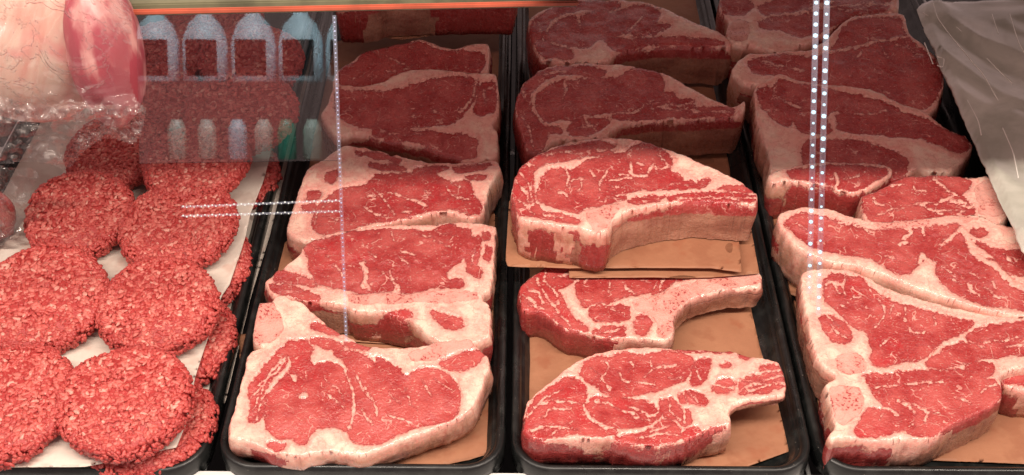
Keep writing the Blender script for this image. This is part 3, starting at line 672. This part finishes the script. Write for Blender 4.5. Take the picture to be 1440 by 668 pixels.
N = (1110, 370, 4.364)
steak('t_bone_steak', 'huge front T-bone of the right tray, cream fat ridge on its upper edge', 'steak', GW, N,
 '72,70 110,42 230,33 370,43 480,88 600,158 750,208 900,253 1100,298 1250,323 1440,343 1560,352 1600,480 1560,600 1440,640 1350,655 1285,690 1312,780 1300,838 1250,872 1100,942 1000,992 880,1072 800,1085 690,1075 640,1085 520,1095 400,1078 320,1062 262,1085 240,1055 290,1000 250,850 218,738 300,700 200,620 160,560 120,400 85,200',
 .044, .07, .040,
 ['215,100 260,70 330,70 400,90 480,140 560,200 640,240 700,270 850,300 950,335 1050,355 1130,365 1080,420 980,450 900,510 870,560 780,590 720,590 620,620 560,635 510,600 510,520 480,410 380,370 300,290 230,240 215,170', '190,330 250,330 320,360 370,420 380,470 310,490 260,470 200,370',
  '1090,440 1150,410 1260,380 1440,380 1560,385 1560,560 1440,550 1200,570 1100,600 980,635 840,630 880,580 940,560 960,520 1060,490 1110,510 1100,470', '1080,627 1180,602 1260,617 1240,677 1170,687 1110,657',
  '450,697 520,677 600,697 680,677 800,667 1000,657 1080,657 1150,697 1270,717 1300,767 1290,827 1230,877 1100,957 1000,997 880,1057 800,1057 710,1027 690,1010 640,1030 540,1060 430,1057 400,1037 480,887 560,907 600,887 520,797 500,747'],
 '50:450,720 480,830;34:480,830 560,880;16:560,880 620,900 665,932;10:215,120 270,110 330,130 345,200;9:330,130 350,90;8:270,110 320,190;8:530,757 700,742 940,722;10:660,837 740,867 770,917;12:770,857 850,917 830,967;8:850,907 920,917;9:1020,817 1120,857;8:710,280 710,350;8:580,260 590,320 520,390;7:540,220 590,270;7:730,390 760,430 830,420;8:250,380 290,420 350,460;8:230,330 330,400;7:1150,470 1300,480 1440,450;8:1330,510 1440,500;6:400,210 430,200;7:1110,480 1200,500;7:640,250 620,300;10:1080,430 1000,460 900,520 850,590;7:740,1000 760,980;6:560,960 580,920;7:1180,787 1270,737;6:310,250 350,270;8:220,240 300,330;5:880,320 900,370;6:560,500 600,470',
 bones=('230,747 420,757 460,847 430,917 330,1007 290,967', '270,570 400,555 470,600 480,660 400,690 300,670'),
 walls='b:85,150;b:120,400;b:180,600;m:230,800;r:262,1085;r:400,1080;m:560,1095;r:600,1090;f:700,1080;f:900,1070;b:1100,945;b:1290,850;f:1300,700', vivid=('520,400 600,380 700,500 600,640 500,620', '400,1000 700,1000 700,1100 380,1100', '230,60 500,120 640,250 420,330'), seed=121, step=1.9, yfront=620)
Pf = (1060, 235, 3.789)
steak('t_bone_steak', 'wide T-bone steak behind the huge front one, running off the right edge', 'steak', GW, Pf,
 '118,275 150,245 260,215 400,225 480,255 570,275 640,292 850,278 1000,264 1150,254 1220,264 1310,304 1410,325 1440,365 1530,430 1560,700 1540,815 1440,798 1300,775 1150,738 1000,690 850,632 700,578 560,532 380,498 300,462 240,425 180,372',
 .056, .08, .048,
 ['160,300 250,245 380,280 500,310 620,335 800,330 1000,320 1110,305 1150,400 1180,470 1290,500 1380,600 1440,640 1530,680 1530,780 1440,755 1250,733 1100,680 1010,620 980,560 980,500 920,480 880,500 830,560 780,570 700,520 650,490 500,460 370,430 290,400 200,330', '1180,400 1240,420 1300,450 1430,440 1480,480 1440,580 1330,530 1280,470', '1150,340 1220,320 1250,350 1200,370'],
 '16:820,320 850,345 800,370;12:900,325 910,355;22:1000,410 1060,365 1110,320;34:1110,320 1180,470;30:1180,470 1280,520 1360,600 1460,650;9:390,275 480,300 600,330;20:880,500 900,460 930,500;8:1140,620 1160,660 1200,680;9:1230,640 1290,680 1320,690;10:1270,610 1290,650;7:1150,560 1200,590;7:700,470 760,480;8:1330,460 1400,520;6:230,300 290,330;16:780,400 820,395;8:1060,600 1100,620;7:1000,530 1060,570',
 bones=('620,305 850,285 1150,262 1210,275 1100,300 850,312 700,322',),
 walls='m:130,300;f:200,400;f:380,500;f:700,580;f:1000,690;f:1300,775', seed=133, step=1.9, yfront=420)
steak('t_bone_steak', 'smaller T-bone with cream fat corner at its left and round bone at its right', 'steak', GW, Pf,
 '568,152 640,128 720,88 800,48 900,33 1050,33 1160,55 1240,43 1287,70 1322,150 1367,250 1310,310 1200,340 900,350 700,350 610,310 585,250',
 .060, .08, .050,
 ['582,160 660,125 740,85 820,50 950,40 1100,50 1155,70 1140,110 1090,140 1130,180 1170,240 1150,265 1000,270 800,300 680,290 620,275 588,220'],
 '14:960,60 1030,120 1080,150;10:1080,150 1000,180 860,190;9:1000,165 1130,190;7:850,90 870,115 920,120;7:640,160 650,190 700,210;7:650,250 720,230 800,215;6:740,100 800,90;6:980,220 1130,235;7:1050,180 1170,220;6:900,200 1010,240',
 bones=('1170,110 1250,65 1290,85 1350,240 1280,270 1200,260 1180,170',), walls='f:570,160;f:590,230;r:610,300;m:1360,260', seed=141, step=1.9, yfront=320)
steak('t_bone_steak', 'small red steak end behind the imitated reflections, pale fat rim at its tip', 'steak', GW, Pf,
 '70,50 150,5 400,-30 700,-20 745,18 705,58 610,112 540,137 455,127 400,95 300,85 190,70 100,90',
 .056, .06, .048, ['180,20 400,-10 700,0 715,35 600,90 540,115 470,110 400,75 300,65 200,55'], '12:430,30 450,80 440,110;6:480,60 560,40', walls='m:80,70;r:250,80;r:400,95;r:500,130;b:620,105;b:700,60', vivid=('180,10 460,0 450,100 190,80',), seed=151, step=2.2, yfront=265)
R = (1010, 100, 3.789)
steak('t_bone_steak', 'shaded wide T-bone with curved fat band, rounded knob end by the grey film', 'steak', GW, R,
 '190,95 240,60 270,45 330,12 430,48 560,73 700,78 850,108 960,168 1080,208 1140,248 1200,298 1320,343 1358,390 1352,435 1240,545 1110,535 1060,510 1000,560 860,585 640,590 450,585 280,560 270,420 220,330 200,230',
 .052, .10, .046,
 ['330,50 560,100 720,125 900,170 970,208 900,222 700,215 600,205 560,250 600,330 450,330 400,250 330,190 280,110', '630,230 800,230 960,222 1100,260 1200,310 1330,360 1340,400 1280,430 1200,400 1050,350 850,330 640,310', '440,380 640,365 700,360 820,390 1000,460 1010,500 990,570 480,570', '210,100 270,90 330,170 400,220 380,290 300,250 230,180'],
 '8:300,120 360,160 440,200;7:730,220 830,225 900,210;6:700,100 850,125;7:230,200 300,300 330,330;6:860,480 900,520;8:1100,380 1200,420', walls='m:200,200;f:270,450;m:600,590;r:860,585;b:1050,510;r:1200,540;m:1350,400', seed=161, step=2.2, yfront=250)
U = (1000, 0, 4.226)
steak('t_bone_steak', 'shaded thick steak in the second row from the back with a raised middle fold', 'steak', GW, U,
 '118,425 150,360 230,310 300,318 450,305 600,300 700,220 760,150 840,98 920,88 1050,78 1150,80 1172,200 1262,262 1372,372 1392,480 1340,640 1240,720 1000,700 823,620 500,590 343,520 200,500',
 .060, .12, .052,
 ['220,360 400,330 600,340 720,300 780,180 860,120 950,110 1120,110 1150,210 1250,290 1350,390 1370,480 1300,640 1000,640 700,540 400,440 260,430'],
 '16:560,335 700,300 820,280 1000,240 1150,220;8:1000,250 1050,330;8:300,360 560,420;6:860,340 900,300;7:1100,260 1250,320', walls='f:130,440;b:250,500;r:1380,480;r:1300,660', seed=171, step=2.4, yfront=150)
steak('t_bone_steak', 'rearmost shaded wide T-bone with a large round pinkish bone knob at its left', 'steak', GW, U,
 '50,-30 300,-70 900,-80 1110,-60 1122,60 1000,78 850,92 740,155 620,235 480,285 380,310 240,268 130,262 85,190 120,120 60,60',
 .066, .12, .056,
 ['290,130 400,100 600,80 740,50 1050,40 1040,65 850,82 720,155 560,215 430,175 300,160', '280,40 500,-40 900,-40 1080,-20 1060,10 700,20 480,60 330,90', '60,0 200,-20 260,40 200,80 90,70'],
 '10:200,110 500,72 720,10;6:880,10 960,20;7:760,60 950,60', bones=('100,150 150,115 220,130 235,200 200,250 140,255 95,200',), walls='m:100,220;b:240,268;r:480,290;r:740,160;r:1120,50', seed=181, step=2.4, yfront=70)
steak('t_bone_steak', 'dark red steak end tucked right of the huge front T-bone', 'steak', GW, (1110, 500, 4.364),
 '1270,90 1340,60 1440,40 1600,30 1640,200 1560,225 1440,215 1320,190', .040, .03, .034, ['1280,95 1360,75 1600,50 1600,190 1330,170'], '8:1360,120 1440,100', walls='r:1300,150;m:1400,200;f:1500,210', seed=191, step=2.4, vivid=('1250,60 1600,40 1600,200 1250,200',))

# ================================================================== SHELF ABOVE
sh = empty('upper_shelf', (-.1, .8, .35)); tag(sh, 'shelf across the top edge with an orange price rail on its front', 'shelf')
pa, pb = P(190, 16, .361), P(720, 5, .361)
dv = (pb - pa)[:2]; ang = math.atan2(dv[1], dv[0]); sh.location = (pa[0], pa[1], .361); sh.rotation_euler.z = ang
box('shelf_board', -.5, .318, .010, .75, -.010, .000, SHELF, sh)
box('price_rail', -.5, .318, 0, .003, -.0035, .0006, RAIL, sh)
q2 = P(748, -16, .380); tag(box('shelf_board', q2[0], 1.2, q2[1], 1.6, .372, .380, SHELF), 'plain shelf board above the ribeyes and wide T-bones, just out of the top edge', 'shelf')

# ================================================================== WRAPPED ROAST, top left
def lump(name, c, rad, mat, parent, seed, amp=.06, fat=9.0, n=64, attrs=True):
    V = []; Fc = []
    for i in range(n//2 + 1):
        th = math.pi*i/(n//2)
        for k in range(n):
            ph = 2*math.pi*k/n; d = np.array([math.sin(th)*math.cos(ph), math.sin(th)*math.sin(ph), math.cos(th)])
            V.append(d)
    V = np.array(V); q = fbm(V[:, 0]*1.6 + V[:, 2]*1.1 + 5, V[:, 1]*1.6 - V[:, 2]*1.3 + 5, seed, 4)
    V = V*(1 + amp*q[:, None])*np.array(rad)
    for i in range(n//2):
        for k in range(n): Fc.append((i*n+k, (i+1)*n+k, (i+1)*n+(k+1) % n, i*n+(k+1) % n))
    at = {'fat': fat + 0*q, 'bone': -12 + 0*q, 'wall': 0*q, 'vivid': 0*q} if attrs else None
    o = mesh_obj(name, V, Fc, [mat], parent, attrs=at); o.location = c; return o
_t = NT('roast_fat'); _c = _t.coord(); _n = _t.noise(_t.mapping(_c, (90, 60, 14), (0, .5, 0)), 1.0, 4)
_k = _t.mix(_t.rng(_n, .38, .68), (.60, .43, .35), (.56, .28, .23)); _k = _t.mix(_t.rng(_t.noise(_c, 18, 3), .55, .72), _k, (.60, .16, .17))
_t.bsdf(_k, .35, _t.bump(_n, .2, .001), Subsurface_Weight=.2, Subsurface_Radius=(.006, .003, .002), Subsurface_Scale=1.0); ROAST = _t.m
def simple_lean():
    t = NT('wrapped_lean'); c = t.coord(); n = t.noise(t.mapping(c, (50, 50, 18), (0, .5, 0)), 1.0, 4)
    k = t.mix(t.rng(n, .46, .66), (.30, .045, .065), (.52, .26, .24)); t.bsdf(k, .4, t.bump(n, .3, .002)); return t.m
wr = empty('wrapped_roast', tuple(P(60, 45, .34))); tag(wr, 'big white fatty roast in clear plastic wrap hanging over the shelf edge', 'meat')
o1 = lump('fat_cap', (0, 0, 0), (.070, .046, .082), ROAST, wr, 3, .028, 12, attrs=False)
o1.rotation_euler = (0, .45, 0); o1.location = (-.010, 0, .006)
o2 = lump('meat', tuple(P(150, 72, .335) - P(60, 45, .34)), (.026, .036, .062), simple_lean(), wr, 7, .10, attrs=False)
def film_sheet(name, poly, ys, mat, parent, seed, amp=.006, step=4.0, origin=None, slope=(0, 0), hem=0):
    """a crumpled sheet of film hanging at distance ys; real folds in depth"""
    ol = chaikin(np.array([[float(v) for v in q.split(',')] for q in poly.split()]), 1)
    x0, y0 = ol.min(0); x1, y1 = ol.max(0); Xg, Yg = np.meshgrid(np.arange(x0, x1, step), np.arange(y0, y1, step)); D = sdf(Xg, Yg, ol) ; ok = D > -1
    d = rays(Xg, Yg); dep = ys + slope[0]*(Xg - x0) + slope[1]*(Yg - y0)
    def rf(x, y, s): return np.abs(fbm(x, y, s, 3))
    k = np.clip((Yg - hem)/30, 0, 1)
    dep = dep - amp*((1 - k)*(.9*np.abs(fbm(Xg/110, Yg/70, seed, 1)) + .25*np.abs(fbm(Xg/40 + Yg/60, Yg/160, seed + 8, 1))) + k*(rf(Xg/38, Yg/26, seed)*2.2 + .5*rf(Xg/14, Yg/11, seed + 4)))
    pos = d*(dep/d[..., 1])[..., None] + np.array([0, 0, CZ]); idx = np.full(Xg.shape, -1)
    keep = ok[:-1, :-1] & ok[1:, :-1] & ok[:-1, 1:] & ok[1:, 1:]; ii, jj = np.nonzero(keep); used = np.zeros(Xg.shape, bool)
    for a in (0, 1):
        for b in (0, 1): used[ii+a, jj+b] = True
    idx[used] = np.arange(used.sum()); V = pos[used]
    Fc = np.stack([idx[ii, jj], idx[ii+1, jj], idx[ii+1, jj+1], idx[ii, jj+1]], 1)
    if origin is not None: V = V - np.array(origin)
    o = mesh_obj(name, V, Fc, [mat], parent)
    return o
film_sheet('plastic_wrap', '-20,-20 182,-20 186,60 182,110 192,140 207,152 202,180 190,205 150,192 120,212 95,240 60,228 -20,230', .640, FILM, wr, 4, .014, 2.5, wr.location, slope=(.0001, .0002), hem=120)
film_sheet('wrap_fold', '-20,130 60,150 130,146 200,150 206,158 120,172 60,168 -20,176', .622, FILM, wr, 9, .014, 2.0, wr.location)

# far left: another wrapped piece beside the patties
wl = empty('wrapped_meat_pack', tuple(P(0, 320, .03))); tag(wl, 'small meat pack in cloudy plastic at the left edge beside the patties', 'meat')
lump('meat', (-.012, 0, .012), (.028, .030, .026), MEAT, wl, 17, .2, -6)
film_sheet('plastic_wrap', '-30,232 60,236 40,280 30,330 -5,362 -30,366', float(P(20, 300, .07)[1]), FILM, wl, 14, .010, 3, wl.location)

# ================================================================== GREY FILM at the right
def grey_film_material():
    t = NT('grey_plastic_film'); c = t.coord(); n = t.noise(c, 12, 5, .6, .6)
    col = t.mix(t.rng(n, .35, .68), (.42, .41, .35), (.62, .60, .53))
    t.bsdf(col, .22, t.bump(t.noise(c, 11, 2, .5, .6), .8, .010), Coat_Weight=.6, Coat_Roughness=.08); return t.m
GF = grey_film_material()
gp = np.array([[1288, -10], [1304, 30], [1334, 100], [1374, 190], [1408, 260], [1462, 380], [1620, 380], [1600, -10]], float)
def rf(x, y, A, dd): return -.010*np.abs(fbm((x + y*.5)/.06, (y - x*.3)/.16, 5, 3)) + .0008*fbm(x/.03, y/.05, 8, 2)
V, FF, at = slab(gp, .085, 0, .012, 4, rf, rounding=8, warp=1, seed=6, rings=5, bulge=.002, zmin=.012)
gc = V.mean(0); gc[2] = V[:, 2].min(); gw = empty('film_covered_pack', tuple(gc)); tag(gw, 'grey plastic film stretched over a pack along the right side, with painted crease glints', 'package')
mesh_obj('film_cover', V - gc, FF, [GF], gw)
bq = [P(a, b, .070) for a, b in ((1325, 0), (1600, 0), (1600, 370), (1480, 370), (1395, 190))]
bv = [(p[0] - gc[0], p[1] - gc[1], zz - gc[2]) for zz in (.070, .006) for p in bq]
mesh_obj('pack_body', bv, [(0, 1, 2, 3, 4), (9, 8, 7, 6, 5)] + [((k+1) % 5, k, k+5, (k+1) % 5 + 5) for k in range(5)], [TRAY], gw, smooth=False)
CR = simple('crease_glint', (.85, .83, .76), .2)  # white tubes stand in for glints along the film folds
for path in ('1312,4 1318,25 1335,48 1355,72 1368,88 1382,103 1404,142', '1388,82 1405,100 1424,118', '1318,80 1328,82 1326,95 1318,92', '1345,38 1352,44', '1420,20 1432,60 1450,90', '1360,140 1376,170 1380,190', '1410,180 1425,214 1432,250', '1300,60 1312,90', '1395,20 1404,48', '1298,18 1305,22'):
    q = chaikin(np.array([[float(v) for v in z.split(',')] for z in path.split()]), 2, False)
    tube('painted_film_glint', [tuple(P(a, b, .094) - gc) for a, b in q], .0006, CR, gw, 6)

# ================================================================== GLASS REFLECTIONS, modelled as strings of glowing dots
GLINT_COOL = emit('cool_white_glint', (.62, .88, 1.0), 1.5); GLINT_VIOLET = emit('violet_white_glint', (.80, .76, 1.0), .95); GLINT_WARM = emit('warm_white_glint', (1, .93, .80), 1.1)  # emission stands in for reflected lights, no lamps hang there
tt = NT('glint_haze_line'); _a = tt.n('ShaderNodeBsdfTransparent'); _b = tt.n('ShaderNodeBsdfDiffuse'); _b.inputs[0].default_value = (.62, .68, .85, 1); _m = tt.n('ShaderNodeMixShader'); _m.inputs[0].default_value = .09  # faint bluish tube imitating the haze of the reflection
tt.link(_a.outputs[0], _m.inputs[1]); tt.link(_b.outputs[0], _m.inputs[2]); tt.link(_m.outputs[0], tt.out.inputs[0]); GLINT_HAZE = tt.m
def gpt(px, py):                                    # a point on the front glass line y = .2 + .3 z
    d = rays(px, py); t = (.2 + .3*CZ)/(d[..., 1] - .3*d[..., 2]); return d*t[..., None] + np.array([0, 0, CZ])
def strip(label, a, b, n, rad, mat, haze_rad=.0014, zig=0.0):  # glowing dots along a line imitate lamps reflected in the glass
    p0 = gpt(*a); root = empty('imitated_reflection', tuple(p0)); tag(root, label, 'reflection', 'strings of dots standing in for reflected diodes on the case glass')
    tube('glint_haze_line', [(0, 0, 0), tuple(gpt(*b) - p0)], haze_rad, GLINT_HAZE, root, 8)
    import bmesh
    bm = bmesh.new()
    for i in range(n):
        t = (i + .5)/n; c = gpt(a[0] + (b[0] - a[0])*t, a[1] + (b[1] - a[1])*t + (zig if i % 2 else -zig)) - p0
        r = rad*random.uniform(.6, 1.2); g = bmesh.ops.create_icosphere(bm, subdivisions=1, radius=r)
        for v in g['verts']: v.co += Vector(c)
    me = bpy.data.meshes.new('glints'); bm.to_mesh(me); bm.free(); me.materials.append(mat)
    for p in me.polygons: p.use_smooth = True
    o = bpy.data.objects.new('glints', me); COL.objects.link(o); o.parent = root; return root
strip('left one of the two vertical cool white imitated reflections over the wide T-bones', (1148, -4), (1138, 412), 27, .00078, GLINT_COOL, .0011)
strip('right one of the two vertical cool white imitated reflections over the wide T-bones', (1163, -4), (1151, 442), 28, .00082, GLINT_COOL, .0011)
strip('thin vertical violet string imitating a glass reflection left of the T-bone steaks', (470, 22), (487, 480), 74, .00030, GLINT_VIOLET, .0007)
strip('upper of two short horizontal imitated reflections crossing the patties', (255, 291), (480, 282), 44, .00034, GLINT_WARM, .0004, .9)
strip('lower of two short horizontal imitated reflections crossing the patties', (255, 304), (480, 297), 44, .00034, GLINT_WARM, .0004, .9)
# glass panel at top left, reflecting the lit bottle case behind the viewer
g0 = [gpt(192, 22), gpt(468, 17), gpt(476, 226), gpt(196, 230)]
gv = [p for p in g0] + [p + np.array([0, .0002, 0]) for p in g0]; gc0 = np.array(g0[3]); gv = [p - gc0 for p in gv]
go = mesh_obj('glass_panel', gv, [(0, 3, 2, 1), (4, 5, 6, 7), (0, 1, 5, 4), (1, 2, 6, 5), (2, 3, 7, 6), (3, 0, 4, 7)], [GLASS], smooth=False); go.location = gc0
tag(go, 'clear glass panel at upper left reflecting pale blue bottles', 'glass panel')
# the reflected bottles: mirror of the picture rays in the panel
gn = np.array([0, -1, .3]); gn /= np.linalg.norm(gn)
def mirror(px, py, yb):
    d = rays(px, py); d = d/np.linalg.norm(d); p = gpt(px, py); r = d - 2*(d @ gn)*gn; t = (yb - p[1])/r[1]; return p + r*t
BW = simple('pale_blue_bottle', (.80, .90, .96), .35); BG = simple('green_bottle', (.10, .45, .30), .2); BC = simple('cream_bottle', (.75, .72, .60), .3)
def bottle(label, cx, ytop, ybot, hw, mat, shoulder=.25, neck=.35):
    a = mirror(cx, ytop, -1.1); b = mirror(cx, ybot, -1.1); e = mirror(cx + hw, ybot, -1.1); z0 = min(a[2], b[2]); h = abs(a[2] - b[2]); r = abs(e[0] - b[0])
    prof = [(0, 0), (.92, 0), (1, .03), (1, 1 - shoulder), (.92, 1 - shoulder*.72), (.72, 1 - shoulder*.38), (neck + .05, 1 - shoulder*.16), (neck, 1 - shoulder*.10), (neck, 1), (0, 1)]
    n = 24; V = []; Fc = []
    for pr, pz in prof:
        for k in range(n): t = 2*math.pi*k/n; V.append((pr*r*math.cos(t), pr*r*math.sin(t), pz*h))
    for i in range(len(prof) - 1):
        for k in range(n): Fc.append((i*n+k, i*n+(k+1) % n, (i+1)*n+(k+1) % n, (i+1)*n+k))
    o = mesh_obj('bottle', V, Fc, [mat]); o.location = (b[0], -1.1, z0)
    if shoulder > .4:
        q = [-.75 + 1.5*k/12 for k in range(13)]; LV = [(r*1.02*math.sin(a), r*1.02*math.cos(a), h*zz) for zz in (.10, .60) for a in q]
        mesh_obj('bottle_label', LV, [(k, k+1, k+14, k+13) for k in range(12)], [DARK], o)
    return tag(o, label, 'bottle', 'bottles in the case behind the viewer')
for i, cx in enumerate((222, 290, 358, 424, 490)):
    bottle('large pale blue bottle with a dark label reflected in the glass', cx, 16, 116, 31, BW, .46, .35)
for i, (cx, m) in enumerate(((250, BC), (292, BC), (335, BW), (372, BC), (404, BG), (440, BC))):
    bottle('small bottle reflected low in the glass', cx, 168, 224, 13, m, .25, .6)
